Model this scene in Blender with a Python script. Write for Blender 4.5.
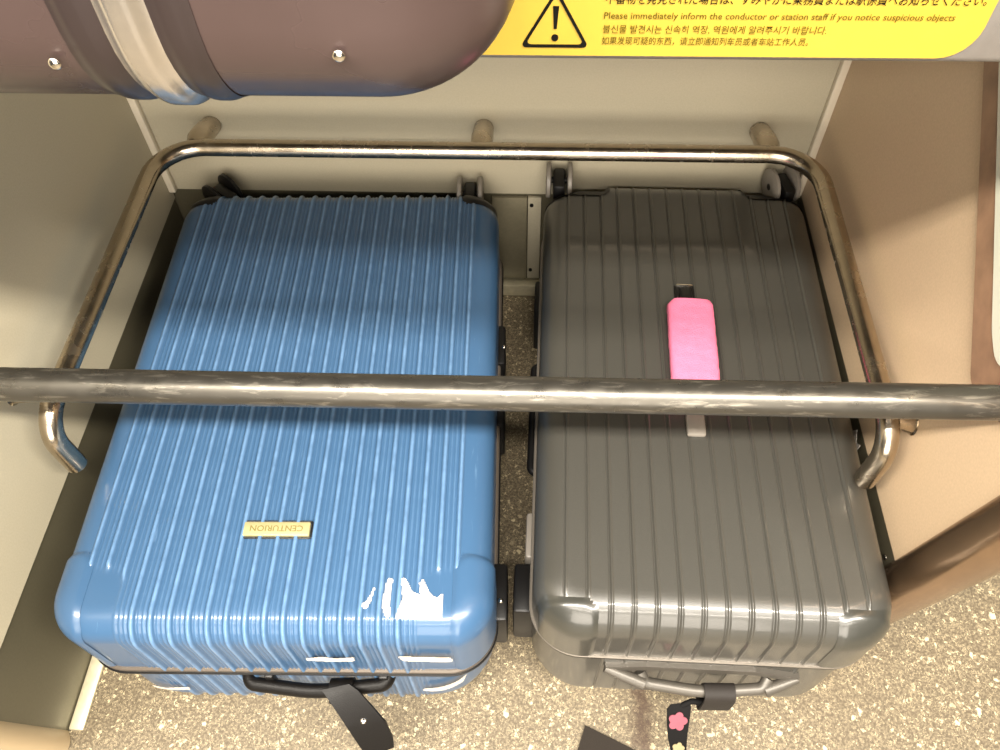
import bpy, bmesh, math, random
import numpy as np
from mathutils import Vector, Matrix
random.seed(5)
S = bpy.context.scene
C = S.collection
for o in list(bpy.data.objects):
    bpy.data.objects.remove(o)

# ------------------------------------------------------------------ camera
cd = bpy.data.cameras.new('camera')
cam = bpy.data.objects.new('camera', cd)
C.objects.link(cam)
cd.sensor_fit = 'HORIZONTAL'
cd.sensor_width = 36.0
cd.lens = 36.0 * 816.27 / 1000.0
cd.clip_start = 0.02
rx = Vector((0.99908839, 0.0392343, -0.01682451))
up = Vector((-0.02237484, 0.81691064, 0.5763301))
fw = Vector((-0.03635603, 0.57542826, -0.81704379))
cam.matrix_world = Matrix(((rx.x, up.x, -fw.x, 0.0),
                           (rx.y, up.y, -fw.y, 0.0),
                           (rx.z, up.z, -fw.z, 1.0959),
                           (0, 0, 0, 1)))
S.camera = cam

# ------------------------------------------------------------------ world, lamps, exposure
w = bpy.data.worlds.new('carriage_ambience')
S.world = w
w.use_nodes = True
wn, wk = w.node_tree.nodes, w.node_tree.links
bg = wn['Background']
wtc = wn.new('ShaderNodeTexCoord')
wsx = wn.new('ShaderNodeSeparateXYZ')
wk.new(wtc.outputs['Generated'], wsx.inputs[0])
wmr = wn.new('ShaderNodeMapRange')
wmr.inputs[1].default_value = 0.05
wmr.inputs[2].default_value = 0.85
wmr.inputs[3].default_value = 0.05
wmr.inputs[4].default_value = 0.30
wk.new(wsx.outputs[2], wmr.inputs[0])
bg.inputs[0].default_value = (1.0, 0.93, 0.83, 1)
wk.new(wmr.outputs[0], bg.inputs[1])


def area(name, loc, rot, sx, sy, power, col):
    l = bpy.data.lights.new(name, 'AREA')
    l.shape = 'RECTANGLE'
    l.size, l.size_y = sx, sy
    l.energy = power
    l.color = col
    o = bpy.data.objects.new(name, l)
    C.objects.link(o)
    o.location = loc
    o.rotation_euler = rot
    return o


area('ceiling_lamp_strip', (0.0, -0.5, 2.15), (math.radians(24), 0, 0), 3.2, 0.10, 120, (1.0, 0.925, 0.81))
area('aisle_lamp_strip', (0.0, -1.35, 2.05), (math.radians(50), 0, 0), 2.4, 0.08, 14, (1.0, 0.91, 0.79))
area('front_fill_light', (0.0, -2.0, 1.15), (math.radians(84), 0, 0), 1.8, 1.6, 38, (1.0, 0.91, 0.79))  # added fill behind the camera, lifts the back wall and near faces

S.view_settings.view_transform = 'Standard'
S.view_settings.look = 'None'
S.view_settings.gamma = 1.0
S.view_settings.use_curve_mapping = False
S.view_settings.exposure = 1.2

# ------------------------------------------------------------------ constants (metres)
XL, XR, YB = -0.5701, 0.4042, 0.9583


# ------------------------------------------------------------------ materials
def lin(c):
    return tuple((v / 255 / 12.92) if v / 255 <= 0.04045 else ((v / 255 + 0.055) / 1.055) ** 2.4 for v in c)


def mat(name, rgb, rough=0.5, metal=0.0, var=0.0, vscale=40, stretch=(1, 1, 1), bump=0.0, bscale=300,
        coat=0.0, rvar=0.0, rgb2=None, spec=0.5, detail=5):
    m = bpy.data.materials.new(name)
    m.use_nodes = True
    nt = m.node_tree
    b = nt.nodes['Principled BSDF']
    b.inputs['Roughness'].default_value = rough
    b.inputs['Metallic'].default_value = metal
    b.inputs['Specular IOR Level'].default_value = spec
    if coat:
        b.inputs['Coat Weight'].default_value = coat
        b.inputs['Coat Roughness'].default_value = 0.12
    c = lin(rgb) + (1,)
    b.inputs['Base Color'].default_value = c
    tc = nt.nodes.new('ShaderNodeTexCoord')
    mp = nt.nodes.new('ShaderNodeMapping')
    mp.inputs['Scale'].default_value = stretch
    nt.links.new(tc.outputs['Object'], mp.inputs[0])
    if var or rvar or rgb2:
        n = nt.nodes.new('ShaderNodeTexNoise')
        n.inputs['Scale'].default_value = vscale
        n.inputs['Detail'].default_value = detail
        nt.links.new(mp.outputs[0], n.inputs['Vector'])
        if var or rgb2:
            mx = nt.nodes.new('ShaderNodeMix')
            mx.data_type = 'RGBA'
            rp = nt.nodes.new('ShaderNodeMapRange')
            rp.inputs[1].default_value = 0.3
            rp.inputs[2].default_value = 0.7
            nt.links.new(n.outputs['Fac'], rp.inputs[0])
            nt.links.new(rp.outputs[0], mx.inputs['Factor'])
            if rgb2:
                mx.inputs['A'].default_value = c
                mx.inputs['B'].default_value = lin(rgb2) + (1,)
            else:
                mx.inputs['A'].default_value = tuple(v * (1 - var) for v in c[:3]) + (1,)
                mx.inputs['B'].default_value = tuple(min(1, v * (1 + var)) for v in c[:3]) + (1,)
            nt.links.new(mx.outputs['Result'], b.inputs['Base Color'])
        if rvar:
            rr = nt.nodes.new('ShaderNodeMapRange')
            rr.inputs[1].default_value = 0.3
            rr.inputs[2].default_value = 0.7
            rr.inputs[3].default_value = max(0.02, rough - rvar)
            rr.inputs[4].default_value = min(1, rough + rvar)
            nt.links.new(n.outputs['Fac'], rr.inputs[0])
            nt.links.new(rr.outputs[0], b.inputs['Roughness'])
    if bump:
        n2 = nt.nodes.new('ShaderNodeTexNoise')
        n2.inputs['Scale'].default_value = bscale
        n2.inputs['Detail'].default_value = 3
        nt.links.new(mp.outputs[0], n2.inputs['Vector'])
        bp = nt.nodes.new('ShaderNodeBump')
        bp.inputs['Strength'].default_value = bump
        bp.inputs['Distance'].default_value = 0.002
        nt.links.new(n2.outputs['Fac'], bp.inputs['Height'])
        nt.links.new(bp.outputs[0], b.inputs['Normal'])
    return m


def floor_material():
    m = bpy.data.materials.new('speckled_vinyl')
    m.use_nodes = True
    nt = m.node_tree
    N = nt.nodes
    L = nt.links
    b = N['Principled BSDF']
    b.inputs['Roughness'].default_value = 0.5
    tc = N.new('ShaderNodeTexCoord')

    def chips(scale, lo, hi, seed):
        v = N.new('ShaderNodeTexVoronoi')
        v.inputs['Scale'].default_value = scale
        mp = N.new('ShaderNodeMapping')
        mp.inputs['Location'].default_value = (seed, seed * 1.7, 0)
        L.new(tc.outputs['Object'], mp.inputs[0])
        nz = N.new('ShaderNodeTexNoise')
        nz.inputs['Scale'].default_value = scale * 1.5
        L.new(mp.outputs[0], nz.inputs['Vector'])
        ad = N.new('ShaderNodeMix')
        ad.data_type = 'VECTOR'
        ad.inputs['Factor'].default_value = 0.012
        L.new(mp.outputs[0], ad.inputs['A'])
        L.new(nz.outputs['Color'], ad.inputs['B'])
        L.new(ad.outputs['Result'], v.inputs['Vector'])
        sp = N.new('ShaderNodeSeparateColor')
        L.new(v.outputs['Color'], sp.inputs[0])
        a = N.new('ShaderNodeMapRange')          # choose a share of the cells
        a.inputs[1].default_value = lo
        a.inputs[2].default_value = lo + 0.02
        L.new(sp.outputs[0], a.inputs[0])
        d = N.new('ShaderNodeMapRange')          # and keep a blob in each
        d.inputs[1].default_value = hi
        d.inputs[2].default_value = hi * 0.8
        L.new(v.outputs['Distance'], d.inputs[0])
        mu = N.new('ShaderNodeMath')
        mu.operation = 'MULTIPLY'
        L.new(a.outputs[0], mu.inputs[0])
        L.new(d.outputs[0], mu.inputs[1])
        return mu.outputs[0]
    cur = None

    def over(fac, col, base):
        mx = N.new('ShaderNodeMix')
        mx.data_type = 'RGBA'
        L.new(fac, mx.inputs['Factor'])
        if isinstance(base, tuple):
            mx.inputs['A'].default_value = base
        else:
            L.new(base, mx.inputs['A'])
        mx.inputs['B'].default_value = lin(col) + (1,)
        return mx.outputs['Result']
    nz = N.new('ShaderNodeTexNoise')
    nz.inputs['Scale'].default_value = 300
    nz.inputs['Detail'].default_value = 4
    L.new(tc.outputs['Object'], nz.inputs['Vector'])
    rp = N.new('ShaderNodeMapRange')
    rp.inputs[1].default_value = 0.42
    rp.inputs[2].default_value = 0.6
    L.new(nz.outputs['Fac'], rp.inputs[0])
    cur = over(rp.outputs[0], (108, 97, 77), lin((76, 66, 50)) + (1,))
    cur = over(chips(330, 0.66, 0.46, 1.3), (150, 137, 110), cur)
    cur = over(chips(300, 0.86, 0.40, 7.7), (66, 57, 43), cur)
    cur = over(chips(190, 0.80, 0.44, 3.1), (172, 158, 128), cur)
    cur = over(chips(95, 0.93, 0.36, 9.4), (184, 170, 138), cur)
    # rusty run of dirt under the black suitcase's handle
    sx = N.new('ShaderNodeSeparateXYZ')
    L.new(tc.outputs['Object'], sx.inputs[0])
    n3 = N.new('ShaderNodeTexNoise')
    n3.inputs['Scale'].default_value = 70
    L.new(tc.outputs['Object'], n3.inputs['Vector'])
    wob = N.new('ShaderNodeMath')
    wob.operation = 'MULTIPLY_ADD'
    L.new(n3.outputs['Fac'], wob.inputs[0])
    wob.inputs[1].default_value = 0.035
    L.new(sx.outputs[0], wob.inputs[2])
    df = N.new('ShaderNodeMath')
    df.operation = 'SUBTRACT'
    L.new(wob.outputs[0], df.inputs[0])
    df.inputs[1].default_value = 0.152 + 0.0175
    ab = N.new('ShaderNodeMath')
    ab.operation = 'ABSOLUTE'
    L.new(df.outputs[0], ab.inputs[0])
    st = N.new('ShaderNodeMapRange')
    st.inputs[1].default_value = 0.018
    st.inputs[2].default_value = 0.004
    st.inputs[4].default_value = 0.75
    L.new(ab.outputs[0], st.inputs[0])
    yl = N.new('ShaderNodeMapRange')
    yl.inputs[1].default_value = 0.15
    yl.inputs[2].default_value = 0.2
    L.new(sx.outputs[1], yl.inputs[0])
    mu = N.new('ShaderNodeMath')
    mu.operation = 'MULTIPLY'
    L.new(st.outputs[0], mu.inputs[0])
    L.new(yl.outputs[0], mu.inputs[1])
    cur = over(mu.outputs[0], (52, 32, 17), cur)
    L.new(cur, b.inputs['Base Color'])
    return m


def scuffed(name, base, light, rough, metal, scale, stretch, lo, hi, rvar=0.1):
    """paint with paler, shaped scuffs"""
    m = mat(name, base, rough, metal, rvar=rvar, vscale=60)
    nt = m.node_tree
    N, L = nt.nodes, nt.links
    b = N['Principled BSDF']
    tc = [n for n in N if n.type == 'TEX_COORD'][0]
    mp = N.new('ShaderNodeMapping')
    mp.inputs['Scale'].default_value = stretch
    L.new(tc.outputs['Object'], mp.inputs[0])
    n = N.new('ShaderNodeTexNoise')
    n.inputs['Scale'].default_value = scale
    n.inputs['Detail'].default_value = 7
    n.inputs['Roughness'].default_value = 0.65
    n.inputs['Distortion'].default_value = 0.8
    L.new(mp.outputs[0], n.inputs['Vector'])
    rp = N.new('ShaderNodeMapRange')
    rp.inputs[1].default_value = lo
    rp.inputs[2].default_value = hi
    L.new(n.outputs['Fac'], rp.inputs[0])
    mx = N.new('ShaderNodeMix')
    mx.data_type = 'RGBA'
    mx.inputs['A'].default_value = lin(base) + (1,)
    mx.inputs['B'].default_value = lin(light) + (1,)
    L.new(rp.outputs[0], mx.inputs['Factor'])
    L.new(mx.outputs['Result'], b.inputs['Base Color'])
    return m


M = {}
M['floor'] = floor_material()
M['wall'] = mat('olive_beige_panel', (176, 168, 146), 0.5, var=0.05, vscale=500, bump=0.06, bscale=900)
M['wall_right'] = mat('tan_panel', (194, 170, 140), 0.5, var=0.06, vscale=420, bump=0.06, bscale=900)
M['kick'] = mat('olive_base_panel', (88, 83, 66), 0.42, 0.2, var=0.06, vscale=300)
M['strip'] = mat('pale_corner_strip', (214, 204, 184), 0.4)
M['plate'] = mat('olive_cover_plate', (132, 125, 103), 0.4, 0.2, var=0.06, vscale=200)
M['cove'] = mat('aluminium_floor_trim', (196, 188, 160), 0.35, 0.5, var=0.12, vscale=80)
M['steel'] = mat('brushed_steel_tube', (176, 164, 146), 0.24, 1.0, var=0.08, vscale=60, rvar=0.06)
M['bar'] = scuffed('scuffed_grey_tube', (82, 79, 73), (136, 131, 121), 0.34, 0.8, 30, (1, 6, 6), 0.55, 0.72)
M['brownsteel'] = mat('dark_brown_edge', (150, 124, 98), 0.2, 0.9, var=0.08, vscale=30)
M['tanedge'] = mat('tan_edge', (170, 150, 118), 0.4, 0.0)
M['lip'] = mat('grey_shelf_metal', (106, 102, 98), 0.42, 0.3, var=0.06, vscale=120, bump=0.08, bscale=400)
M['yellow'] = mat('yellow_sticker', (152, 127, 40), 0.42, var=0.04, vscale=60)
M['ink'] = mat('black_ink', (10, 9, 6), 0.9, spec=0.1)
M['brownink'] = mat('olive_ink', (70, 60, 12), 0.8, spec=0.1)
M['blue'] = scuffed('blue_polycarbonate', (50, 78, 108), (84, 112, 142), 0.34, 0.0, 40, (7, 0.5, 1.5), 0.62, 0.85, 0.0)
nt = M['blue'].node_tree          # the ridges are rubbed pale
pb = nt.nodes['Principled BSDF']
pb.inputs['Specular IOR Level'].default_value = 0.2
pb.inputs['Coat Weight'].default_value = 0.4
pb.inputs['Coat Roughness'].default_value = 0.14
src = pb.inputs['Base Color'].links[0].from_socket
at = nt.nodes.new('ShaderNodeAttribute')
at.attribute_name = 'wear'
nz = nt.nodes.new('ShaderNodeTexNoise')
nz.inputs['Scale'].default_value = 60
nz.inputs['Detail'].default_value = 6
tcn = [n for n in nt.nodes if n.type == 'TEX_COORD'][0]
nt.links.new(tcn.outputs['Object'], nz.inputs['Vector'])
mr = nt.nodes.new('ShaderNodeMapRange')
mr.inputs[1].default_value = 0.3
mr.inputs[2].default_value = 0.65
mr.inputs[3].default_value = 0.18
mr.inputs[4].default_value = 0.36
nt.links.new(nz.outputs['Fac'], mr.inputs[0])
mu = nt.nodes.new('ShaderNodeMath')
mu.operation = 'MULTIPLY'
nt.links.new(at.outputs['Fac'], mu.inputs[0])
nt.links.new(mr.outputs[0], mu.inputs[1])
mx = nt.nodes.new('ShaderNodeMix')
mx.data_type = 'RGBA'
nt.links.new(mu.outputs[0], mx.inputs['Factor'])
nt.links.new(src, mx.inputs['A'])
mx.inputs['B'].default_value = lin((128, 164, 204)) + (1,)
nt.links.new(mx.outputs['Result'], pb.inputs['Base Color'])
M['blueguard'] = scuffed('blue_corner', (50, 78, 108), (66, 94, 124), 0.28, 0.0, 40, (1, 1, 1), 0.6, 0.85, 0.0)
M['black'] = mat('matte_black_shell', (53, 52, 48), 0.38, coat=0.5, var=0.10, vscale=1500, bump=0.12, bscale=1800, rvar=0.04)
M['blackguard'] = mat('satin_black_corner', (46, 46, 42), 0.3, coat=0.5, bump=0.08, bscale=1600)
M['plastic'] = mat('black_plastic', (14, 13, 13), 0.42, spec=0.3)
M['greyplastic'] = mat('grey_plastic', (120, 114, 106), 0.4)
M['seam'] = mat('taupe_seam', (84, 76, 68), 0.4, 0.2)
M['zip'] = mat('grey_zip', (104, 98, 90), 0.4, 0.4)
M['chrome'] = mat('bright_metal', (220, 214, 204), 0.15, 1.0)
M['gold'] = mat('pale_gold_plate', (160, 152, 112), 0.35, 0.25, var=0.05, vscale=90)
M['goldink'] = mat('embossed_gold', (126, 115, 66), 0.4, 0.4)
M['paper'] = mat('torn_white_paper', (188, 180, 170), 0.8, var=0.06, vscale=90)
M['pink'] = mat('pink_fleece', (206, 104, 136), 0.95, var=0.05, vscale=160, bump=0.5, bscale=700)
M['leather'] = mat('black_leather', (9, 7, 6), 0.5, spec=0.2, bump=0.15, bscale=700, rvar=0.05)
M['taupe'] = mat('taupe_webbing', (32, 27, 22), 0.8, spec=0.2, bump=0.2, bscale=900)
M['sleeve'] = mat('dark_grey_sleeve', (30, 26, 23), 0.7, spec=0.3, bump=0.2, bscale=900)
M['silver'] = mat('silver_handle', (74, 70, 64), 0.42, 0.3, var=0.05, vscale=60)
M['ribbon'] = mat('black_ribbon', (9, 8, 8), 0.8, spec=0.15)
M['petal'] = mat('pink_petal', (118, 66, 76), 0.8, spec=0.2)
M['petal2'] = mat('cream_petal', (122, 112, 84), 0.8, spec=0.2)
M['mauve'] = mat('mauve_brown_shell', (62, 50, 48), 0.26, 0.25, var=0.12, vscale=10, rvar=0.06)
M['mauveband'] = mat('dark_mauve_band', (48, 40, 39), 0.3, 0.4)
M['bandmetal'] = mat('silver_band', (190, 184, 176), 0.22, 0.9, var=0.08, vscale=50)
M['rim'] = mat('brown_rim', (140, 110, 86), 0.45, var=0.22, vscale=40, stretch=(6, 1, 1))
M['pale'] = mat('pale_panel', (200, 200, 184), 0.4)


# ------------------------------------------------------------------ object helpers
def prop(o, label=None, cat=None, group=None, kind=None):
    for k, v in (('label', label), ('category', cat), ('group', group), ('kind', kind)):
        if v:
            o[k] = v
    return o


def empty(name, loc=(0, 0, 0), rz=0.0):
    o = bpy.data.objects.new(name, None)
    o.empty_display_size = 0.05
    C.objects.link(o)
    o.location = loc
    o.rotation_euler = (0, 0, rz)
    return o


def obj(name, bm, m, parent=None, smooth=True, angle=40):
    me = bpy.data.meshes.new(name)
    bmesh.ops.recalc_face_normals(bm, faces=bm.faces)
    if smooth:
        for f in bm.faces:
            f.smooth = True
        lim = math.radians(angle)
        for e in bm.edges:
            if len(e.link_faces) == 2 and e.calc_face_angle(0) > lim:
                e.smooth = False
    bm.to_mesh(me)
    bm.free()
    me.materials.append(m)
    o = bpy.data.objects.new(name, me)
    C.objects.link(o)
    if parent:
        o.parent = parent
    return o


def bx(bm, lo, hi, bev=0.0, seg=2):
    r = bmesh.ops.create_cube(bm, size=1.0)
    vs = r['verts']
    for v in vs:
        v.co = Vector([(lo[i] + hi[i]) / 2 + v.co[i] * (hi[i] - lo[i]) for i in range(3)])
    if bev:
        es = list({e for v in vs for e in v.link_edges})
        bmesh.ops.bevel(bm, geom=es, offset=bev, segments=seg, profile=0.5, affect='EDGES')
    return bm


def box(lo, hi, bev=0.0, seg=2):
    return bx(bmesh.new(), lo, hi, bev, seg)


def fillet(pts, r, n=8):
    pts = [Vector(p) for p in pts]
    rs = r if isinstance(r, (list, tuple)) else [r] * len(pts)
    out = [pts[0]]
    for i in range(1, len(pts) - 1):
        a, b, c = pts[i - 1], pts[i], pts[i + 1]
        u, v = (a - b).normalized(), (c - b).normalized()
        ang = u.angle(v)
        t = min(rs[i] / math.tan(ang / 2), (a - b).length * 0.49, (c - b).length * 0.49)
        rr = t * math.tan(ang / 2)
        cen = b + (u + v).normalized() * (rr / math.sin(ang / 2))
        s, e = b + u * t - cen, b + v * t - cen
        tot = s.angle(e)
        for k in range(n + 1):
            f = k / n
            out.append(cen + (s * math.sin((1 - f) * tot) + e * math.sin(f * tot)) / math.sin(tot))
    out.append(pts[-1])
    return out


def tube(bm, pts, r, n=20, cap=True, squash=1.0):
    pts = [Vector(p) for p in pts]
    rad = r if isinstance(r, (list, tuple)) else [r] * len(pts)
    t = (pts[1] - pts[0]).normalized()
    ref = Vector((0, 0, 1)) if abs(t.z) < 0.9 else Vector((0, 1, 0))
    nrm = t.cross(ref).normalized()
    rings = []
    for i, p in enumerate(pts):
        if i == 0:
            t2 = pts[1] - pts[0]
        elif i == len(pts) - 1:
            t2 = pts[-1] - pts[-2]
        else:
            t2 = (pts[i + 1] - p).normalized() + (p - pts[i - 1]).normalized()
        t2.normalize()
        nrm = (nrm - t2 * nrm.dot(t2)).normalized()
        bn = t2.cross(nrm)
        rings.append([bm.verts.new(p + (nrm * math.cos(a) + bn * math.sin(a) * squash) * rad[i])
                      for a in (2 * math.pi * k / n for k in range(n))])
    for a, b in zip(rings, rings[1:]):
        for k in range(n):
            bm.faces.new((a[k], a[(k + 1) % n], b[(k + 1) % n], b[k]))
    if cap:
        bm.faces.new(rings[0][::-1])
        bm.faces.new(rings[-1])
    return bm


def prism(pts, axis, a, b):
    """extrude a 2D outline along an axis from a to b"""
    bm = bmesh.new()

    def co(p, t):
        q = list(p)
        q.insert(axis, t)
        return q
    v0 = [bm.verts.new(co(p, a)) for p in pts]
    v1 = [bm.verts.new(co(p, b)) for p in pts]
    n = len(pts)
    bm.faces.new(v0)
    bm.faces.new(v1[::-1])
    for i in range(n):
        bm.faces.new((v0[i], v0[(i + 1) % n], v1[(i + 1) % n], v1[i]))
    return bm


def rrect(x0, y0, x1, y1, r, n=6):
    rs = r if isinstance(r, (list, tuple)) else [r] * 4
    out = []
    for (cx, cy, a0, rr) in ((x1, y1, 0, rs[0]), (x0, y1, 90, rs[1]), (x0, y0, 180, rs[2]), (x1, y0, 270, rs[3])):
        sx = -1 if a0 in (0, 270) else 1
        sy = -1 if a0 in (0, 90) else 1
        for k in range(n + 1):
            a = math.radians(a0 + 90 * k / n)
            out.append((cx + sx * rr + rr * math.cos(a), cy + sy * rr + rr * math.sin(a)))
    return out


def ribbon(pts_l, pts_r, th):
    """flat strap from two edge polylines, thickened"""
    bm = bmesh.new()
    rows = []
    n = len(pts_l)
    for i in range(n):
        l, r = Vector(pts_l[i]), Vector(pts_r[i])
        tn = (Vector(pts_l[min(i + 1, n - 1)]) - Vector(pts_l[max(i - 1, 0)])).normalized()
        nr = (r - l).cross(tn).normalized() * th / 2
        rows.append([bm.verts.new(q) for q in (l + nr, r + nr, r - nr, l - nr)])
    for a, b in zip(rows, rows[1:]):
        for k in range(4):
            bm.faces.new((a[k], a[(k + 1) % 4], b[(k + 1) % 4], b[k]))
    bm.faces.new(rows[0])
    bm.faces.new(rows[-1][::-1])
    return bm


# ------------------------------------------------------------------ rounded shells
def sstep(a, b, x):
    t = np.clip((x - a) / (b - a), 0, 1)
    return t * t * (3 - 2 * t)


def spaced(half, r, step_in, step_edge):
    e = np.arange(half - r, half + 1e-6, step_edge)
    m = np.linspace(-(half - r), half - r, max(2, int(2 * (half - r) / step_in)))
    return np.unique(np.round(np.concatenate([-e[::-1], m, e, [half, -half]]), 6))


def shell_map(p, w, l, zs, h, r, R, disp):
    """box-surface points -> rounded shell (edge fillet r, plan corner R), pushed out by disp"""
    a, b = w / 2 - R, l / 2 - R
    c = np.stack([np.clip(p[:, 0], -a, a), np.clip(p[:, 1], -b, b)], 1)
    v = p[:, :2] - c
    d = np.linalg.norm(v, axis=1)
    rr = R - r
    k = np.where(d > rr, rr / np.maximum(d, 1e-9), 1.0)
    q = np.column_stack([c + v * k[:, None], np.minimum(p[:, 2], h - r)])
    n = p - q
    n /= np.maximum(np.linalg.norm(n, axis=1), 1e-9)[:, None]
    pos = q + n * r
    return pos + n * disp(pos, n)[:, None]


def shell(w, l, zs, h, r, R, disp, xs, ys, keep=None, flip=False, wear=None):
    zsn = np.unique(np.round(np.concatenate([np.linspace(zs, h - r, 6), np.linspace(h - r, h, 7)]), 6))
    vs, fs = [], []

    def grid(A, B, f):
        base = len(vs)
        for x in A:
            for y in B:
                vs.append(f(x, y))
        nb = len(B)
        for i in range(len(A) - 1):
            for j in range(nb - 1):
                q = base + i * nb + j
                fs.append((q, q + 1, q + nb + 1, q + nb))
    grid(xs, ys, lambda x, y: (x, y, h))
    for s in (-1, 1):
        grid(xs, zsn, lambda x, z, s=s: (x, s * l / 2, z))
        grid(ys, zsn, lambda y, z, s=s: (s * w / 2, y, z))
    P = np.array(vs, float)
    if keep is not None:
        kp = keep(P)
        fs = [f for f in fs if all(kp[i] for i in f)]
    pos = shell_map(P, w, l, zs, h, r, R, disp)
    if flip:
        pos[:, 2] = 2 * zs - pos[:, 2]
    bm = bmesh.new()
    wl = bm.verts.layers.float.new('wear') if wear is not None else None
    bv = [bm.verts.new(q) for q in pos]
    if wl is not None:
        for v, q in zip(bv, wear(P)):
            v[wl] = q
    for f in fs:
        bm.faces.new([bv[i] for i in f])
    bmesh.ops.remove_doubles(bm, verts=bm.verts, dist=2e-5)
    bmesh.ops.delete(bm, geom=[v for v in bm.verts if not v.link_faces], context='VERTS')
    return bm


def belt(w, l, R, out, z0, z1, bev=0.002):
    """band round the plan outline"""
    prof = [(-0.004, z0), (out - bev, z0), (out, z0 + bev), (out, z1 - bev), (out - bev, z1), (-0.004, z1)]
    base = rrect(-w / 2, -l / 2, w / 2, l / 2, R, 12)
    bm = bmesh.new()
    rings = []
    n = len(base)
    for i, (x, y) in enumerate(base):
        c = (max(-w / 2 + R, min(w / 2 - R, x)), max(-l / 2 + R, min(l / 2 - R, y)))
        d = Vector((x - c[0], y - c[1])).normalized()
        rings.append([bm.verts.new((x + d.x * o, y + d.y * o, z)) for o, z in prof])
    m = len(prof)
    for i in range(n):
        a, b = rings[i], rings[(i + 1) % n]
        for k in range(m):
            bm.faces.new((a[k], a[(k + 1) % m], b[(k + 1) % m], b[k]))
    return bm


def disc_wheel(bm, c, r, wd, n=24):
    """one wheel disc, axis along x, rounded tread"""
    prof = [(-wd / 2, r * 0.35), (-wd / 2, r * 0.9), (-wd * 0.3, r), (wd * 0.3, r), (wd / 2, r * 0.9), (wd / 2, r * 0.35)]
    rings = [[bm.verts.new((c[0] + x, c[1] + q * math.cos(a), c[2] + q * math.sin(a)))
              for a in (2 * math.pi * k / n for k in range(n))] for x, q in prof]
    for a, b in zip(rings, rings[1:]):
        for k in range(n):
            bm.faces.new((a[k], a[(k + 1) % n], b[(k + 1) % n], b[k]))
    bm.faces.new(rings[0])
    bm.faces.new(rings[-1][::-1])


def caster(parent, x, y, z, sgn, turn=0.0, fin='greyplastic', gap=0.0155, r=0.026):
    """spinner: fork with two wheel discs as sub-parts"""
    bm = bmesh.new()
    bx(bm, (-gap * 0.55, -0.03, -0.014), (gap * 0.55, 0.012, 0.014), 0.004)
    tube(bm, [(-gap - 0.004, 0.0, 0), (gap + 0.004, 0.0, 0)], 0.005, 12)
    f = obj('caster_fork', bm, M['plastic'], parent)
    f.location = (x, y, z)
    f.rotation_euler = (0, 0, turn)
    for s in (-1, 1):
        b2 = bmesh.new()
        disc_wheel(b2, (s * gap, 0, 0), r, 0.0075)
        obj('wheel', b2, M[fin], f)
    return f


# ------------------------------------------------------------------ setting
obj('floor', box((XL - 0.9, -1.6, -0.02), (XR + 1.3, YB + 0.05, 0)), M['floor'], smooth=False)['kind'] = 'structure'


def struct(name, bm, m, smooth=True, **k):
    o = obj(name, bm, m, None, smooth)
    o['kind'] = 'structure'
    return o


LEAN = -0.14
yl, yr = 0.203, 0.396        # where the front edges of the two partitions meet the floor
struct('wall_back', box((XL - 0.04, YB, 0.224), (XR + 0.04, YB + 0.04, 1.5)), M['wall'], False)
struct('baseboard_back', box((XL - 0.04, YB + 0.003, 0.0), (XR + 0.04, YB + 0.04, 0.2235)), M['kick'], False)
zt = 1.5
struct('wall_left', prism([(YB, 0.206), (YB, zt), (yl + LEAN * zt, zt), (yl + LEAN * 0.206, 0.206)], 0, XL - 0.03, XL), M['wall'], False)
struct('baseboard_left', prism([(YB, 0.0), (YB, 0.2055), (yl + LEAN * 0.2055, 0.2055), (yl, 0.0)], 0, XL - 0.03, XL - 0.003), M['kick'], False)
struct('wall_right', prism([(YB, 0.236), (YB, zt), (yr + LEAN * zt, zt), (yr + LEAN * 0.241, 0.241)], 0, XR, XR + 0.03), M['wall_right'], False)
struct('baseboard_right', prism([(YB, 0.0), (YB, 0.2355), (yr + LEAN * 0.2405, 0.2405), (yr, 0.0)], 0, XR + 0.003, XR + 0.03), M['kick'], False)
# pale strips in the two vertical corners
struct('trim_1', box((XL, YB - 0.011, 0.225), (XL + 0.011, YB, 1.4), 0.002), M['strip'])
struct('trim_2', box((XR - 0.011, YB - 0.011, 0.237), (XR, YB, 1.4), 0.002), M['strip'])
# floor trims (cove strips)
struct('trim_3', box((XL - 0.002, yl + 0.003, 0.0005), (XL + 0.017, YB, 0.006), 0.002), M['cove'])
struct('trim_4', box((XL + 0.018, YB - 0.017, 0.0005), (XR - 0.002, YB + 0.002, 0.030), 0.004), M['cove'])
# rounded front edges of the partitions
rt = 0.023
struct('trim_5', tube(bmesh.new(), [(XR + 0.022, yr - 0.016, 0.001), (XR + 0.022, yr - 0.016 + LEAN * zt, zt)], 0.029, 32), M['brownsteel'])
struct('trim_6', tube(bmesh.new(), [(XL - 0.019, yl - 0.014, 0.001), (XL - 0.019, yl - 0.014 + LEAN * zt, zt)], rt, 28), M['tanedge'])

# cover plate low on the back wall between the suitcases
t = prop(empty('cover_plate', (-0.03, YB - 0.001, 0.125)), 'small olive metal cover plate low on the back wall, between the two suitcases', 'cover plate')
obj('plate', box((-0.035, -0.003, -0.093), (0.020, 0.0035, 0.093), 0.001), M['plate'], t)
obj('flange', box((0.0215, -0.001, -0.093), (0.042, 0.0035, 0.093), 0.0005), M['wall'], t)
for z in (0.078, -0.07):
    b = bmesh.new()
    tube(b, [(0.027, -0.0035, z), (0.027, -0.001, z)], 0.003, 10)
    obj('screw', b, M['plastic'], t)

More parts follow.
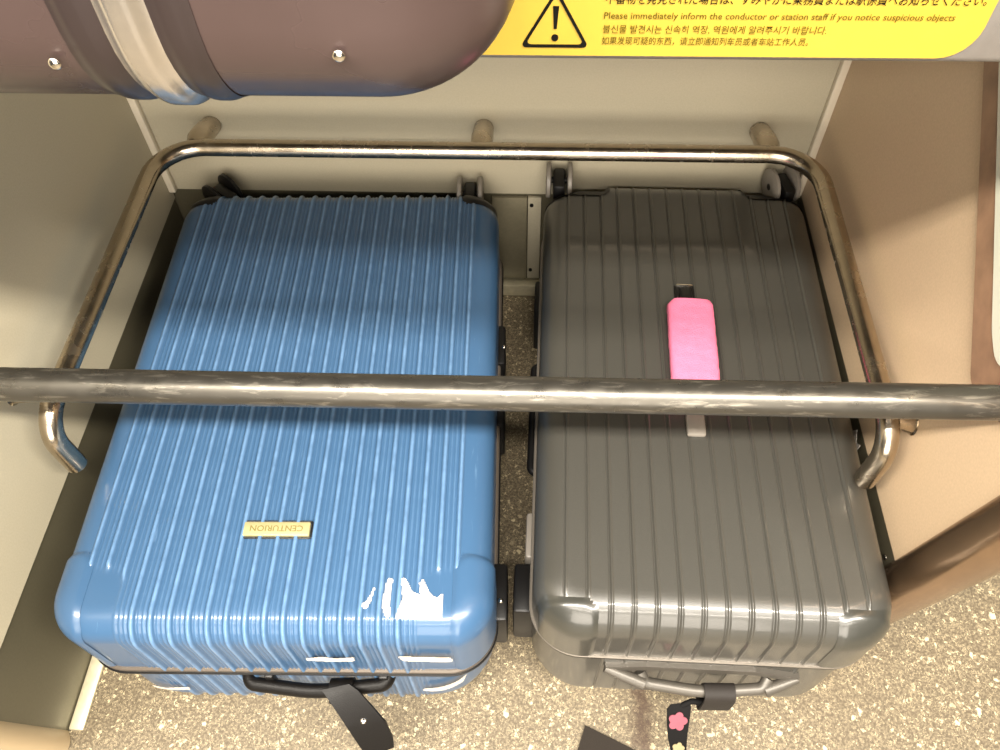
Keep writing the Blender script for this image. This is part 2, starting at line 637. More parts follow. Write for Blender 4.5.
# torn white sticker and screws on the right base panel
b = prism([(0.0, 0.0), (-0.020, 0.041), (-0.032, 0.030), (-0.041, 0.039), (-0.041, 0.012), (-0.026, -0.013), (-0.014, -0.002)], 0, 0.0003, 0.0010)
for v in b.verts:
    v.co.x = -v.co.x
ws = obj('torn_sticker', b, M['paper'], None, False)
ws.location = (XR - 0.0004, 0.559, 0.190)
prop(ws, 'torn white sticker low on the right partition, in the gap beside the black suitcase', 'sticker')
for y, z in ((0.380, 0.215),):
    b = bmesh.new()
    tube(b, [(XR + 0.0026, y, z), (XR + 0.0012, y, z)], 0.0035, 12)
    sc_ = obj('panel_screw', b, M['chrome'], bpy.data.objects['baseboard_right'])
# ------------------------------------------------------------------ pale panel with brown rim on the right partition
pn = prop(empty('partition_panel', (XR, 0.5, 0.5)), 'pale panel with a rounded brown rim, mounted on the tan right partition at the right edge of the photo', 'panel')
out_ = fillet([(0, 0.72, 0.703), (0, 0.470, 0.512), (0, 0.424, 0.477), (0, 0.335, 0.61), (0, 0.40, 0.75), (0, 0.70, 0.75)], [0, 0.10, 0.020, 0.03, 0.03, 0], 6)
inn_ = fillet([(0, 0.690, 0.713), (0, 0.448, 0.540), (0, 0.418, 0.527), (0, 0.36, 0.618), (0, 0.41, 0.735), (0, 0.66, 0.735)], [0, 0.06, 0.02, 0.02, 0.02, 0], 6)
obj('rim', prism([(v.y - 0.5, v.z - 0.5) for v in out_], 0, -0.008, -0.0003), M['rim'], pn, False)
obj('face', prism([(v.y - 0.5, v.z - 0.5) for v in inn_], 0, -0.0105, -0.0075), M['pale'], pn, False)

# ------------------------------------------------------------------ upper luggage shelf
LY, LZ0, LZ1 = 0.40, 0.828, 0.882
sh = prop(empty('luggage_shelf', ((XL + XR) / 2, LY, LZ0)), 'grey metal upper luggage shelf with a rolled front lip across the top of the bay', 'shelf')
cx = (XL + XR) / 2
hw = (XR - XL) / 2 - 0.001
obj('shelf_board', box((-hw, 0.008, 0.032), (hw, YB - LY - 0.002, 0.048), 0.002), M['lip'], sh)
obj('front_lip', box((-hw, 0.0, 0.0), (hw, 0.016, LZ1 - LZ0), 0.005, 3), M['lip'], sh)

# warning sign
sg = prop(empty('warning_sign', (0.1, LY, 0.832)), 'yellow warning sticker with a black triangle and lines of text on the shelf lip', 'sign')
FY = -0.0014


def sign_part(name, bm, m):
    return obj(name, bm, m, sg, False)


sign_part('sticker', prism(rrect(-0.135, 0.0005, 0.131, 0.0475, [0.004, 0.004, 0.004, 0.018]), 1, FY + 0.0006, -0.0003), M['yellow'])


def tri_out(s):
    c = [(-0.0055 - 0.1 + 0.0150, 0.0169)]
    base = [(-0.1091, 0.0056), (-0.0722, 0.0056), (-0.0906, 0.0384)]
    g = (sum(p[0] for p in base) / 3, sum(p[1] for p in base) / 3)
    b2 = [(g[0] + (p[0] - g[0]) * s, g[1] + (p[1] - g[1]) * s) for p in base]
    f = fillet([((b2[0][0] + b2[1][0]) / 2, b2[0][1], 0)] + [(p[0], p[1], 0) for p in (b2[1], b2[2], b2[0])] + [((b2[0][0] + b2[1][0]) / 2 - 1e-5, b2[0][1], 0)], 0.0018, 4)
    return [(v.x, v.y) for v in f]


def ring_prism(o, i, a, b):
    bm = bmesh.new()
    n = len(o)
    V = [[bm.verts.new((p[0], y, p[1])) for p in q] for q, y in ((o, a), (i, a), (o, b), (i, b))]
    for k in range(n):
        j = (k + 1) % n
        bm.faces.new((V[0][k], V[0][j], V[1][j], V[1][k]))
        bm.faces.new((V[2][k], V[2][j], V[3][j], V[3][k]))
        bm.faces.new((V[0][k], V[0][j], V[2][j], V[2][k]))
        bm.faces.new((V[1][k], V[1][j], V[3][j], V[3][k]))
    return bm


bm = ring_prism(tri_out(1.0), tri_out(0.86), FY - 0.0001, FY + 0.0007)
o_ = [(-0.0922, 0.0290), (-0.0890, 0.0290), (-0.0898, 0.0165), (-0.0914, 0.0165)]
for q in (o_, [(-0.0906 + 0.0019 * math.cos(a), 0.0112 + 0.0019 * math.sin(a)) for a in (2 * math.pi * k / 14 for k in range(14))]):
    b2 = prism(q, 1, FY - 0.0001, FY + 0.0007)
    me = bpy.data.meshes.new('tmp')
    b2.to_mesh(me)
    b2.free()
    bm.from_mesh(me)
    bpy.data.meshes.remove(me)
sign_part('warning_triangle', bm, M['ink'])


def text_mesh(s, width, height=None, bold=0.0, thick=0.0002):
    cu = bpy.data.curves.new('lettering', 'FONT')
    cu.body = s
    cu.size = 1.0
    cu.offset = bold
    cu.resolution_u = 2
    o = bpy.data.objects.new('lettering', cu)
    C.objects.link(o)
    dg = bpy.context.evaluated_depsgraph_get()
    dg.update()
    me = bpy.data.meshes.new_from_object(o.evaluated_get(dg))
    bpy.data.objects.remove(o)
    co = np.array([v.co[:] for v in me.vertices])
    lo, hi = co.min(0), co.max(0)
    k = width / (hi[0] - lo[0])
    kz = k if height is None else height / (hi[1] - lo[1])
    bm = bmesh.new()
    bm.from_mesh(me)
    bpy.data.meshes.remove(me)
    for v in bm.verts:
        v.co = Vector(((v.co.x - lo[0]) * k, (v.co.y - lo[1]) * kz, 0))
    return bm


def lettering(name, s, x0, x1, z, m, height=None, bold=0.0):
    bm = text_mesh(s, x1 - x0, height, bold)
    for v in bm.verts:
        v.co = Vector((x0 + v.co.x, FY - 0.0001, z + v.co.y))
    return sign_part(name, bm, m)


lettering('japanese_text', '不審物を発見された場合は、すみやかに乗務員または駅係員へお知らせください。', -0.0655, 0.1255, 0.0305, M['ink'], 0.0062, 0.004)
lettering('english_text', 'Please immediately inform the conductor or station staff if you notice suspicious objects', -0.0655, 0.1135, 0.0213, M['brownink'], 0.0048, 0.006)
lettering('korean_text', '불신물 발견시는 신속히 역장, 역원에게 알려주시기 바랍니다.', -0.0655, 0.051, 0.0140, M['brownink'], 0.0050, 0.004)
lettering('chinese_text', '如果发现可疑的东西，请立即通知列车员或者车站工作人员。', -0.0655, 0.0435, 0.0075, M['brownink'], 0.0048, 0.004)

# ------------------------------------------------------------------ brown case on the shelf
BW, BL, BH = 0.548, 0.44, 0.24
bc = prop(empty('hard_suitcase', (-0.280, 0.2535 + BL / 2, LZ1 + 0.0045)), 'mauve-brown glossy hard case with a silver band, overhanging the upper shelf lip', 'suitcase')
zero = lambda p, n: np.zeros(len(p))
xs = spaced(BW / 2, 0.06, 0.02, 0.005)
ys = spaced(BL / 2, 0.06, 0.03, 0.005)
BR = 0.05
for fl in (False, True):
    if fl:
        b = shell(BW, BL, BH / 2, BH, BR, 0.055, zero, xs, ys, flip=True)
        b.normal_update()
    else:
        b2 = shell(BW, BL, BH / 2, BH, BR, 0.055, zero, xs, ys)
        me = bpy.data.meshes.new('tmp')
        b2.to_mesh(me)
        b2.free()
b.from_mesh(me)
bpy.data.meshes.remove(me)
bmesh.ops.remove_doubles(b, verts=b.verts, dist=2e-5)
obj('case_body', b, M['mauve'], bc)


def case_band(name, x0, x1, off, m):
    xs2 = np.linspace(x0, x1, 14)

    def dsp(p, n):
        return off * sstep(x0 - 1e-4, x0 + 0.006, p[:, 0]) * (1 - sstep(x1 - 0.006, x1 + 1e-4, p[:, 0])) + 0.0004
    parts = None
    for fl in (True, False):
        q = shell(BW, BL, BH / 2, BH, BR, 0.055, dsp, xs2, ys, keep=lambda P: np.abs(P[:, 0]) < BW / 2 - 0.001, flip=fl)
        if parts is None:
            parts = q
        else:
            me = bpy.data.meshes.new('tmp')
            q.to_mesh(me)
            q.free()
            parts.from_mesh(me)
            bpy.data.meshes.remove(me)
    bmesh.ops.remove_doubles(parts, verts=parts.verts, dist=2e-5)
    return obj(name, parts, m, bc)


case_band('band', 0.115, 0.131, 0.0016, M['mauveband'])
case_band('band', 0.131, 0.149, 0.0035, M['bandmetal'])
case_band('band', 0.149, 0.164, 0.0016, M['mauveband'])
for (x, z) in ((0.108, 0.038), (0.211, 0.042)):
    b = bmesh.new()
    bmesh.ops.create_uvsphere(b, u_segments=14, v_segments=8, radius=0.0024)
    for v in b.verts:
        v.co = Vector((x + v.co.x, -BL / 2 + v.co.y * 0.5 - 0.0012, z + v.co.z))
    obj('rivet', b, M['chrome'], bc)

# ------------------------------------------------------------------ luggage rail
ZR, YR, RL, RR_ = 0.369, 0.882, -0.5126, 0.3739
rail = prop(empty('luggage_rail', ((RL + RR_) / 2, YR, ZR)), 'U-shaped stainless steel tube rail around both suitcases, held off the walls on stubs', 'rail')
o0 = Vector(((RL + RR_) / 2, YR, ZR))
pts = [Vector(q) - o0 for q in ((RL + 0.002, 0.431, 0.290), (RL, 0.431, ZR), (RL, YR, ZR), (RR_, YR, ZR), (RR_, 0.440, ZR), (RR_ - 0.002, 0.440, 0.286))]
obj('tube', tube(bmesh.new(), fillet(pts, [0, 0.055, 0.062, 0.062, 0.055, 0], 10), 0.0117, 24), M['steel'], rail)
for x in (-0.466, -0.073, 0.315):
    b = bmesh.new()
    x -= o0.x
    tube(b, [(x, 0.002, 0.002), (x, 0.016, -0.001), (x, 0.035, -0.007), (x, YB - YR - 0.004, -0.019), (x, YB - YR - 0.0005, -0.019)], [0.0095, 0.0145, 0.0155, 0.0142, 0.0130], 24)
    obj('bracket', b, M['steel'], rail)
for x0, x1, y in ((RL, XL + 0.0005, 0.484), (RR_, XR - 0.0005, 0.474)):
    b = bmesh.new()
    tube(b, [(x0 - o0.x, y - YR, -0.002), (x1 * 0.96 + x0 * 0.04 - o0.x, y - YR, -0.012), (x1 - o0.x, y - YR, -0.012)], [0.0115, 0.014, 0.0165], 20)
    obj('bracket', b, M['steel'], rail)

# ------------------------------------------------------------------ front guard bar
gb = prop(empty('guard_bar', (cx, 0.381, 0.5275)), 'scuffed grey round bar crossing the front of the bay above the suitcases', 'bar')
obj('bar_tube', tube(bmesh.new(), [(-hw, 0, -0.004), (-hw / 2, 0, -0.002), (0, 0, 0), (hw / 2, 0, 0.002), (hw, 0, 0.004)], 0.0148, 32), M['bar'], gb)
for s in (-1, 1):
    b = bmesh.new()
    tube(b, [(s * (hw - 0.012), 0, 0.004 * s), (s * (hw + 0.0005), 0, 0.004 * s)], 0.021, 24)
    obj('end_flange', b, M['steel'], gb)

# ------------------------------------------------------------------ blue suitcase
W1, L1, H1, Z1 = 0.464, 0.658, 0.273, 0.152
bl = prop(empty('suitcase', (-0.2745, 0.5782, 0.0008), 0.026), 'glossy blue ribbed hard-shell suitcase lying flat on the left, with torn white stickers', 'suitcase')
PIT = 0.0196


def corner_zone(p, w, l, ax, ay, soft=0.012):
    """1 inside the plan corner zones"""
    dx = np.abs(p[:, 0]) - (w / 2 - ax)
    dy = np.abs(p[:, 1]) - (l / 2 - ay)
    k = np.minimum(dx, dy)
    rr = 0.02
    both = (dx < rr) & (dy < rr)
    k = np.where(both, rr - np.sqrt(np.maximum(rr - dx, 0) ** 2 + np.maximum(rr - dy, 0) ** 2), k)
    return k


def blue_mask(p):
    m = (1 - sstep(0.196, 0.201, np.abs(p[:, 0])))
    near = np.where(p[:, 1] < 0, corner_zone(p, W1, L1, 0.076, 0.070), corner_zone(p, W1, L1, 0.052, 0.030))
    return m * (1 - sstep(-0.006, 0.002, near))


def blue_phase(p):
    return np.abs(((p[:, 0] / PIT) + 0.5) % 1.0 - 0.5)          # 0 on a crest


def blue_disp(p, n):
    ph = blue_phase(p)
    rib = 1 - sstep(0.03, 0.24, ph)
    rib2 = 0.30 * (1 - sstep(0.02, 0.10, np.abs(ph - 0.38)))
    return 0.0040 * (rib + rib2) * blue_mask(p)


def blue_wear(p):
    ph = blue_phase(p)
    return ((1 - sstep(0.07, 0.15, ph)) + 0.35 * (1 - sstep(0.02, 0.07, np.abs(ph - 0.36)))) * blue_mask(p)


xs = np.arange(-W1 / 2, W1 / 2 + 1e-6, W1 / 400)
ys = spaced(L1 / 2, 0.10, 0.016, 0.004)
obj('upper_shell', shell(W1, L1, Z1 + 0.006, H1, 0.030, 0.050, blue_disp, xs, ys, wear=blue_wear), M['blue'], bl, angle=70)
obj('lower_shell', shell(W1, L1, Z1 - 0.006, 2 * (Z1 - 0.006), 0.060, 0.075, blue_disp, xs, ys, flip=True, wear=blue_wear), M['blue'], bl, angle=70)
obj('seam_band', belt(W1, L1, 0.050, 0.0035, Z1 - 0.009, Z1 + 0.009), M['seam'], bl)
obj('seam_cord', belt(W1, L1, 0.050, 0.0055, Z1 - 0.002, Z1 + 0.002, 0.001), M['plastic'], bl)


def guard_disp(w, l, ax, ay, amp, base):
    def f(p, n):
        k = corner_zone(p, w, l, ax, ay)
        if base < 0:        # sunk wheel pocket with a raised rim
            return base * sstep(0.003, 0.010, k) + 0.0012
        return amp * sstep(0.0, 0.009, k) + base
    return f


def guard(parent, w, l, z, h, r, R, ax, ay, amp, sx, sy, m, name='corner_guard', st=0.003, base=0.0003):
    gx = np.arange(w / 2 - ax - 0.004, w / 2 + 1e-6, st)
    gx[-1] = w / 2
    gy = np.arange(l / 2 - ay - 0.004, l / 2 + 1e-6, st)
    gy[-1] = l / 2
    gx = gx if sx > 0 else -gx[::-1]
    gy = gy if sy > 0 else -gy[::-1]

    def keep(P):
        ok = corner_zone(P, w, l, ax, ay) > -0.0005
        # only the two outer sides and the top
        ok &= ~((np.abs(P[:, 0] + sx * w / 2) < 1e-6) | (np.abs(P[:, 1] + sy * l / 2) < 1e-6))
        return ok
    return obj(name, shell(w, l, z, h, r, R, guard_disp(w, l, ax, ay, amp, base), gx, gy, keep=keep), m, parent, angle=70)


for sx in (-1, 1):
    guard(bl, W1, L1, Z1 + 0.010, H1, 0.030, 0.050, 0.042, 0.092, 0.0032, sx, -1, M['blueguard'])
    guard(bl, W1, L1, Z1 + 0.010, H1, 0.030, 0.050, 0.058, 0.034, 0.0036, sx, 1, M['plastic'], 'wheel_housing')
for sx, tn in ((-1, 0.9), (1, 0.0)):
    caster(bl, sx * 0.188, L1 / 2 + 0.018, H1 - 0.026, 1, tn, 'greyplastic' if sx > 0 else 'plastic')
    caster(bl, sx * 0.188, L1 / 2 + 0.018, 0.052, 1, -tn)

# name plate: pale gold, upside down as seen from here
pl = obj('name_plate', box((-0.0385, -0.2215, H1 - 0.001), (0.0340, -0.2055, H1 + 0.0052), 0.0012), M['gold'], bl)
tb = text_mesh('CENTURION', 0.058, 0.0072, 0.01)
for v in tb.verts:
    v.co = Vector((0.0268 - v.co.x, -0.2098 - v.co.y, H1 + 0.00535))
obj('plate_lettering', tb, M['goldink'], pl)
b = bmesh.new()
ring = rrect(-0.0405, -0.2232, 0.0360, -0.2038, 0.003, 3)
tube(b, [(x, y, H1 + 0.0020) for x, y in ring + ring[:1]], 0.0012, 8, cap=False)
obj('plate_recess', b, M['plastic'], pl)


# torn stickers lie on the shell: project a top-view outline on the displaced shell
def sticker_on(parent, outline, w, l, z, h, r, R, disp, name, near=False, flip=False, step=0.0022, lift=0.0007, ymin=None):
    """a paper patch that follows the shell; outline in (x, y) on the top, or (x, z) on the near face"""
    xs_ = [p[0] for p in outline]
    ys_ = [p[1] for p in outline]

    def inside(x, y):
        c = False
        n = len(outline)
        for i in range(n):
            (x1, y1), (x2, y2) = outline[i], outline[(i + 1) % n]
            if (y1 > y) != (y2 > y) and x < (x2 - x1) * (y - y1) / (y2 - y1) + x1:
                c = not c
        return c
    gx = np.arange(min(xs_), max(xs_) + step, step)
    gy = np.arange(min(ys_), max(ys_) + step, step)
    vs, fs, ok = [], [], []
    for x in gx:
        for y in gy:
            ok.append(inside(x, y))
            if near:
                vs.append((x, -l / 2, (2 * z - y) if flip else y))
            else:
                vs.append((x, y, h))
    nb = len(gy)
    for i in range(len(gx) - 1):
        for j in range(nb - 1):
            q = i * nb + j
            f = (q, q + 1, q + nb + 1, q + nb)
            if sum(ok[k] for k in f) >= 2:
                fs.append(f)
    P = np.array(vs, float)
    pos = shell_map(P, w, l, z, h, r, R, lambda p, n: disp(p, n) + lift)
    if flip:
        pos[:, 2] = 2 * z - pos[:, 2]
    bm = bmesh.new()
    bv = [bm.verts.new(q) for q in pos]
    for f in fs:
        bm.faces.new([bv[k] for k in f])
    bmesh.ops.delete(bm, geom=[v for v in bm.verts if not v.link_faces], context='VERTS')
    return obj(name, bm, M['paper'], parent)


tops = [
    [(0.172, -0.304), (0.172, -0.276), (0.166, -0.283), (0.158, -0.277), (0.150, -0.262), (0.147, -0.266), (0.149, -0.280),
     (0.140, -0.276), (0.132, -0.262), (0.128, -0.262), (0.131, -0.284), (0.126, -0.300), (0.124, -0.304)],
    [(0.114, -0.302), (0.110, -0.290), (0.113, -0.262), (0.118, -0.262), (0.117, -0.285), (0.119, -0.303)],
    [(0.088, -0.292), (0.096, -0.282), (0.101, -0.268), (0.098, -0.284), (0.094, -0.294)],
]
for q in tops:
    q = [(x + 0.0105, y - 0.006) for x, y in q]
    s = sticker_on(bl, q, W1, L1, Z1 + 0.006, H1, 0.030, 0.050, blue_disp, 'sticker_scrap', step=0.0013)
bridged = lambda p, n: np.full(len(p), 0.0040)       # these span the ridges
for q, zs_, h_, r_, R_, fl in (
        ([(0.134, 0.224), (0.188, 0.221), (0.190, 0.205), (0.138, 0.208)], Z1 + 0.006, H1, 0.030, 0.050, False),
        ([(0.034, 0.214), (0.052, 0.220), (0.066, 0.215), (0.086, 0.219), (0.085, 0.206), (0.060, 0.203), (0.034, 0.207)], Z1 + 0.006, H1, 0.030, 0.050, False),
        ([(-0.176, 0.092), (-0.160, 0.088), (-0.132, 0.093), (-0.134, 0.082), (-0.150, 0.080), (-0.176, 0.083)], Z1 - 0.006, 2 * (Z1 - 0.006), 0.060, 0.075, True),
        ([(0.150, 0.096), (0.190, 0.104), (0.205, 0.112), (0.198, 0.092), (0.170, 0.084), (0.148, 0.086)], Z1 - 0.006, 2 * (Z1 - 0.006), 0.060, 0.075, True)):
    sticker_on(bl, q, W1, L1, zs_, h_, r_, R_, bridged, 'sticker_scrap', near=True, flip=fl, step=0.0014)

# carry handle on the near end
hb = bmesh.new()
hy = -L1 / 2
tube(hb, fillet([(-0.050, hy + 0.004, 0.132), (-0.046, hy - 0.010, 0.132), (0.030, hy - 0.018, 0.130), (0.110, hy - 0.010, 0.134), (0.114, hy + 0.004, 0.134)], [0, 0.012, 0.2, 0.012, 0], 6), 0.0080, 16, squash=1.2)
h1 = obj('carry_handle', hb, M['leather'], bl)
for x in (-0.022, 0.108):
    b = box((x - 0.005, hy - 0.008, 0.122), (x + 0.005, hy + 0.003, 0.150), 0.002)
    obj('handle_mount', b, M['plastic'], h1)
# side fittings on the right flank; near block added to blacken the shaded gap
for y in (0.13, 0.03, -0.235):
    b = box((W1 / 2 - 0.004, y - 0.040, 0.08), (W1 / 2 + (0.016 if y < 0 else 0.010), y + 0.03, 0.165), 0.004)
    o = obj('side_catch_and_gap_block', b, M['plastic'], bl)
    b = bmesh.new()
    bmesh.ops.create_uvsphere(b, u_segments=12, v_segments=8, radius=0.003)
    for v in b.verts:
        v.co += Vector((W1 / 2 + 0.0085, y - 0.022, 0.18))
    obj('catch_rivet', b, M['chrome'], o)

# ------------------------------------------------------------------ black suitcase
W2, L2, H2, Z2 = 0.377, 0.665, 0.281, 0.180
bk = prop(empty('suitcase', (0.2005, 0.5995, 0.0008), -0.0135), 'matte black grooved hard-shell suitcase lying flat on the right, with a silver end handle', 'suitcase')
P2, X0 = 0.02365, -0.1565


def black_disp(p, n):
    k = (p[:, 0] - X0) / P2
    f = (k - np.round(k)) * P2
    ok = (k > -0.5) & (k < 13.5)
    g = -1.0 * (1 - sstep(0.0005, 0.0016, np.abs(f))) + 0.7 * (1 - sstep(0.0006, 0.0016, np.abs(f - 0.0024)))
    m = (1 - sstep(-0.004, 0.0, corner_zone(p, W2, L2, 0.068, 0.031)))
    notch = sstep(-0.004, 0.004, corner_zone(p, W2, L2, 0.090, 0.036)) * (p[:, 1] > 0)
    return 0.0017 * g * ok * m - 0.010 * notch * sstep(0.4, 0.9, n[:, 2] + np.abs(n[:, 1]))


xs = np.arange(-W2 / 2, W2 / 2 + 1e-6, W2 / 460)
ys = spaced(L2 / 2, 0.07, 0.025, 0.005)
obj('upper_shell', shell(W2, L2, Z2 + 0.003, H2, 0.038, 0.055, black_disp, xs, ys), M['black'], bk, angle=75)
obj('lower_shell', shell(W2, L2, Z2 - 0.003, 2 * (Z2 - 0.003), 0.058, 0.068, black_disp, xs, ys, flip=True), M['black'], bk, angle=75)
obj('seam_band', belt(W2, L2, 0.055, 0.0018, Z2 - 0.005, Z2 + 0.003), M['plastic'], bk)
obj('zip', belt(W2, L2, 0.055, 0.0032, Z2 + 0.003, Z2 + 0.007, 0.001), M['zip'], bk)
for sx in (-1, 1):
    guard(bk, W2, L2, Z2 + 0.008, H2, 0.038, 0.055, 0.070, 0.031, 0.0026, sx, -1, M['blackguard'])
    guard(bk, W2, L2, Z2 + 0.008, H2, 0.038, 0.055, 0.096, 0.042, 0.0030, sx, 1, M['plastic'], 'wheel_housing', base=-0.0070)
for sx, tn in ((-1, 0.0), (1, 0.25)):
    caster(bk, sx * 0.162 - 0.006, L2 / 2 + 0.0, H2 - 0.008, 1, tn)
    caster(bk, sx * 0.162, L2 / 2 + 0.002, 0.052, 1, -tn)
# feet and a small white scrap on the flanks
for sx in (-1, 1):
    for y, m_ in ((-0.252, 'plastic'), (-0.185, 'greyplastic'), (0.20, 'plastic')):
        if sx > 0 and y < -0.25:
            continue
        ex = 0.022 if y < -0.25 else 0.010  # near foot widened with black plastic to stand in for the gap's shade
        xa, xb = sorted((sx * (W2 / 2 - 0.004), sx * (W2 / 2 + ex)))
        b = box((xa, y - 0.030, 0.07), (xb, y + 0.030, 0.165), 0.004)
        obj('side_foot_and_gap_block', b, M[m_], bk)
# side carry handle facing the blue case
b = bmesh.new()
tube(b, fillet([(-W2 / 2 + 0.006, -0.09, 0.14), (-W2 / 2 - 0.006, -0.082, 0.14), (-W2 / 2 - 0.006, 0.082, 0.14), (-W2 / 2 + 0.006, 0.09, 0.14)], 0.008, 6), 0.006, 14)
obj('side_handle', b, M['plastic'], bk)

# handle on the face: grey end mounts and strap (the pink cover is a thing of its own)
tp = bmesh.new()
tube(tp, fillet([(-0.002, 0.118, H2 + 0.001), (-0.002, 0.094, H2 + 0.010), (-0.004, -0.060, H2 + 0.010), (-0.005, -0.085, H2 - 0.002)], 0.03, 6), 0.008, 14, squash=0.45)
th = obj('top_handle', tp, M['plastic'], bk)
obj('handle_mount', box((-0.0165, -0.108, H2 - 0.001), (0.0055, -0.066, H2 + 0.0065), 0.003), M['greyplastic'], th)
obj('handle_mount', box((-0.015, 0.088, H2 - 0.001), (0.0100, 0.1225, H2 + 0.0035), 0.0015), M['plastic'], th)
obj('mount_edge', box((-0.013, 0.1205, H2 + 0.0005), (0.0085, 0.1235, H2 + 0.0045), 0.0008), M['chrome'], th)
pc = bmesh.new()
rows = []
n = 26
pk_y = [0.083 - i * 0.0056 for i in range(26)]
for i, y in enumerate(pk_y):
    ring = []
    t_ = i / 25
    xa = -0.0290 - 0.003 * t_
    xb = 0.0290 - 0.0035 * t_
    if i == 0:
        xa += 0.004
        xb -= 0.004
    for k in range(n):
        a = 2 * math.pi * k / n
        ca, sa = math.cos(a), math.sin(a)
        ux = math.copysign(abs(ca) ** 0.35, ca)
        uz = math.copysign(abs(sa) ** 0.7, sa)
        ring.append(pc.verts.new(((xa + xb) / 2 + ux * (xb - xa) / 2 + random.uniform(-.0004, .0004),
                                  y + random.uniform(-.0004, .0004),
                                  H2 + 0.0125 + uz * 0.0105 + 0.0005 * math.sin(i * 1.9 + k))))
    rows.append(ring)
for a, b_ in zip(rows, rows[1:]):
    for k in range(n):
        pc.faces.new((a[k], a[(k + 1) % n], b_[(k + 1) % n], b_[k]))
pc.faces.new(rows[0])
pc.faces.new(rows[-1][::-1])
pinkc = obj('handle_cover', pc, M['pink'])
pinkc.location = bk.location
pinkc.rotation_euler = bk.rotation_euler
prop(pinkc, 'fuzzy pink fleece cover wrapped around the handle on the black suitcase', 'handle cover')

# silver handle on the near end
ny = -L2 / 2
hd = empty('carry_handle_origin')
bpy.data.objects.remove(hd)
HZ = 0.140
lens = [(-0.104, HZ + 0.020), (-0.060, HZ + 0.030), (0.060, HZ + 0.030), (0.112, HZ + 0.012), (0.112, HZ - 0.002), (0.060, HZ + 0.018), (-0.060, HZ + 0.016), (-0.104, HZ + 0.006)]
h2 = obj('carry_handle', prism(lens, 1, ny - 0.006, ny + 0.002), M['silver'], bk, False)
b = bmesh.new()
tube(b, fillet([(-0.064, ny - 0.004, HZ + 0.004), (-0.058, ny - 0.014, HZ - 0.004), (0.010, ny - 0.020, HZ - 0.010), (0.074, ny - 0.014, HZ - 0.004), (0.080, ny - 0.004, HZ + 0.002)], [0, 0.01, 0.2, 0.01, 0], 6), 0.0068, 16)
obj('grip', b, M['silver'], h2)
for x0, x1, z0, z1 in ((-0.104, -0.060, HZ + 0.012, HZ + 0.000), (0.112, 0.076, HZ + 0.004, HZ - 0.004)):
    b = bmesh.new()
    tube(b, [(x0, ny - 0.004, z0), ((x0 + x1) / 2, ny - 0.010, (z0 + z1) / 2), (x1, ny - 0.016, z1)], [0.005, 0.007, 0.0075], 12)
    obj('lug', b, M['silver'], h2)


# ------------------------------------------------------------------ things tied to the handles and on the floor
def at_px(px, py, z):
    d = fw + rx * ((px - 500) / 816.27) + up * ((375 - py) / 816.27)
    t = (z - 1.0959) / d.z
    return Vector((0, 0, 1.0959)) + d * t


def strap_from(edges, th):
    return ribbon([at_px(*e[0]) for e in edges], [at_px(*e[1]) for e in edges], th)


def loc_bm(bm, o):
    for v in bm.verts:
        v.co -= o
    return bm


b0 = at_px(333, 688, 0.13)
ls = prop(empty('luggage_strap', b0), 'black leather strap with a rivet looped over the blue suitcase handle, hanging toward the floor', 'strap')
# tail: the two edges run down and forward from the handle
tail = [((322, 690, 0.152), (349, 684, 0.152)), ((327, 697, 0.150), (358, 690, 0.150)), ((340, 716, 0.136), (374, 708, 0.136)),
        ((350, 731, 0.118), (386, 722, 0.118)), ((360, 746, 0.096), (393, 737, 0.096)), ((368, 757, 0.080), (394, 746, 0.082))]
obj('tail', loc_bm(strap_from(tail, 0.004), b0), M['leather'], ls)
inv = bl.matrix_world
b = bmesh.new()
c_, s_ = math.cos(0.026), math.sin(0.026)


def bl_world(x, y, z):
    return Vector((-0.2745 + c_ * x - s_ * y, 0.5782 + s_ * x + c_ * y, z + 0.0008))


lo_l, lo_r = [], []
for k in range(17):
    a = 2 * math.pi * k / 16
    lo_l.append(bl_world(0.048, hy - 0.0175 + 0.0125 * math.cos(a), 0.132 + 0.0150 * math.sin(a)))
    lo_r.append(bl_world(0.074, hy - 0.0165 + 0.0125 * math.cos(a), 0.132 + 0.0150 * math.sin(a)))
obj('loop', loc_bm(ribbon(lo_l, lo_r, 0.003), b0), M['leather'], ls)
b = bmesh.new()
bmesh.ops.create_uvsphere(b, u_segments=14, v_segments=8, radius=0.0042)
rp_ = at_px(364, 721, 0.1235) - b0
for v in b.verts:
    v.co = Vector((rp_.x + v.co.x, rp_.y + v.co.y, rp_.z + v.co.z * 0.6 + 0.004))
obj('rivet', b, M['chrome'], ls)

# lanyard on the silver handle
c2, s2 = math.cos(-0.0135), math.sin(-0.0135)


def bk_world(x, y, z):
    return Vector((0.2005 + c2 * x - s2 * y, 0.5995 + s2 * x + c2 * y, z + 0.0008))


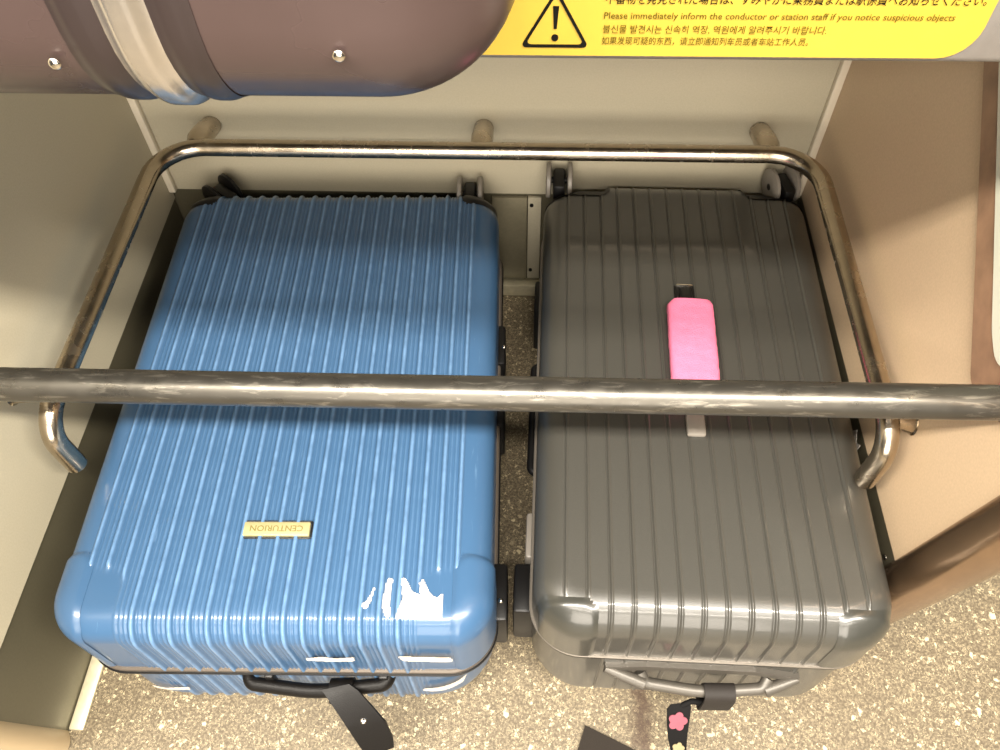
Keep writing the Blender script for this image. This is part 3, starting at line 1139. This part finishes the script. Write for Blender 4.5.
b0 = bk_world(0.030, ny - 0.026, 0.115)
ly = prop(empty('lanyard', b0), 'dark grey sleeve and black ribbon lanyard with a pink flower tied to the silver handle', 'lanyard')
lo_l, lo_r = [], []
for k in range(25):
    a = 2 * math.pi * k / 24
    ex = math.copysign(abs(math.cos(a)) ** 0.6, math.cos(a))
    ez = math.copysign(abs(math.sin(a)) ** 0.6, math.sin(a))
    q = (ny - 0.0205 + 0.0105 * ex, 0.114 + 0.027 * ez)
    lo_l.append(bk_world(0.008, q[0], q[1]))
    lo_r.append(bk_world(0.042, q[0] + 0.001, q[1] + 0.001))
obj('sleeve', loc_bm(ribbon(lo_l, lo_r, 0.0022), b0), M['sleeve'], ly)
cp = fillet([bk_world(0.020, ny - 0.026, 0.098), at_px(704, 703, 0.105), at_px(692, 701, 0.102), at_px(681, 706, 0.098)], 0.01, 5)
obj('cord', loc_bm(tube(bmesh.new(), cp, 0.0035, 10), b0), M['ribbon'], ly)
rib = [((671, 704, 0.100), (690, 702, 0.100)), ((667, 709, 0.099), (691, 707, 0.099)), ((667, 724, 0.088), (689, 722, 0.088)),
       ((668, 738, 0.075), (687, 736, 0.075)), ((671, 753, 0.060), (686, 752, 0.060))]
obj('ribbon', loc_bm(strap_from(rib, 0.002), b0), M['ribbon'], ly)
rn = (at_px(689, 722, 0.088) - at_px(667, 724, 0.088)).normalized()
rd = (at_px(668, 738, 0.075) - at_px(667, 709, 0.099)).normalized()
rnn = rn.cross(rd).normalized()
if rnn.z < 0:
    rnn = -rnn
for (px, py, z, m, rad, nm) in ((677.5, 721, 0.0905, 'petal', 0.0115, 'flower'), (678, 748, 0.066, 'petal2', 0.0075, 'flower')):
    cpt = at_px(px, py, z) + rnn * 0.0002
    b = bmesh.new()
    V = []
    for k in range(50):
        a = 2 * math.pi * k / 50
        q = rad * (0.72 + 0.28 * abs(math.cos(2.5 * a)))
        V.append(b.verts.new(cpt - b0 + rn * q * math.cos(a) + rd * q * math.sin(a) + rnn * 0.0012))
    ct = b.verts.new(cpt - b0 + rnn * 0.0018)
    V2 = [b.verts.new(v.co - rnn * 0.0012) for v in V]
    for k in range(50):
        b.faces.new((ct, V[k], V[(k + 1) % 50]))
        b.faces.new((V[k], V2[k], V2[(k + 1) % 50], V[(k + 1) % 50]))
    obj(nm, b, M[m], ly, False)

# flat strap end on the floor
cs = [at_px(x, y, 0.0) for x, y in ((585, 726), (637, 752), (690, 790), (640, 830), (570, 775))]
f0 = cs[0].copy()
b = prism([(v.x - f0.x, v.y - f0.y) for v in cs], 2, 0.0008, 0.005)
o = obj('webbing_strap', b, M['taupe'], None, False)
o.location = f0
prop(o, 'flat taupe strap end lying on the speckled floor in front of the black suitcase', 'strap')
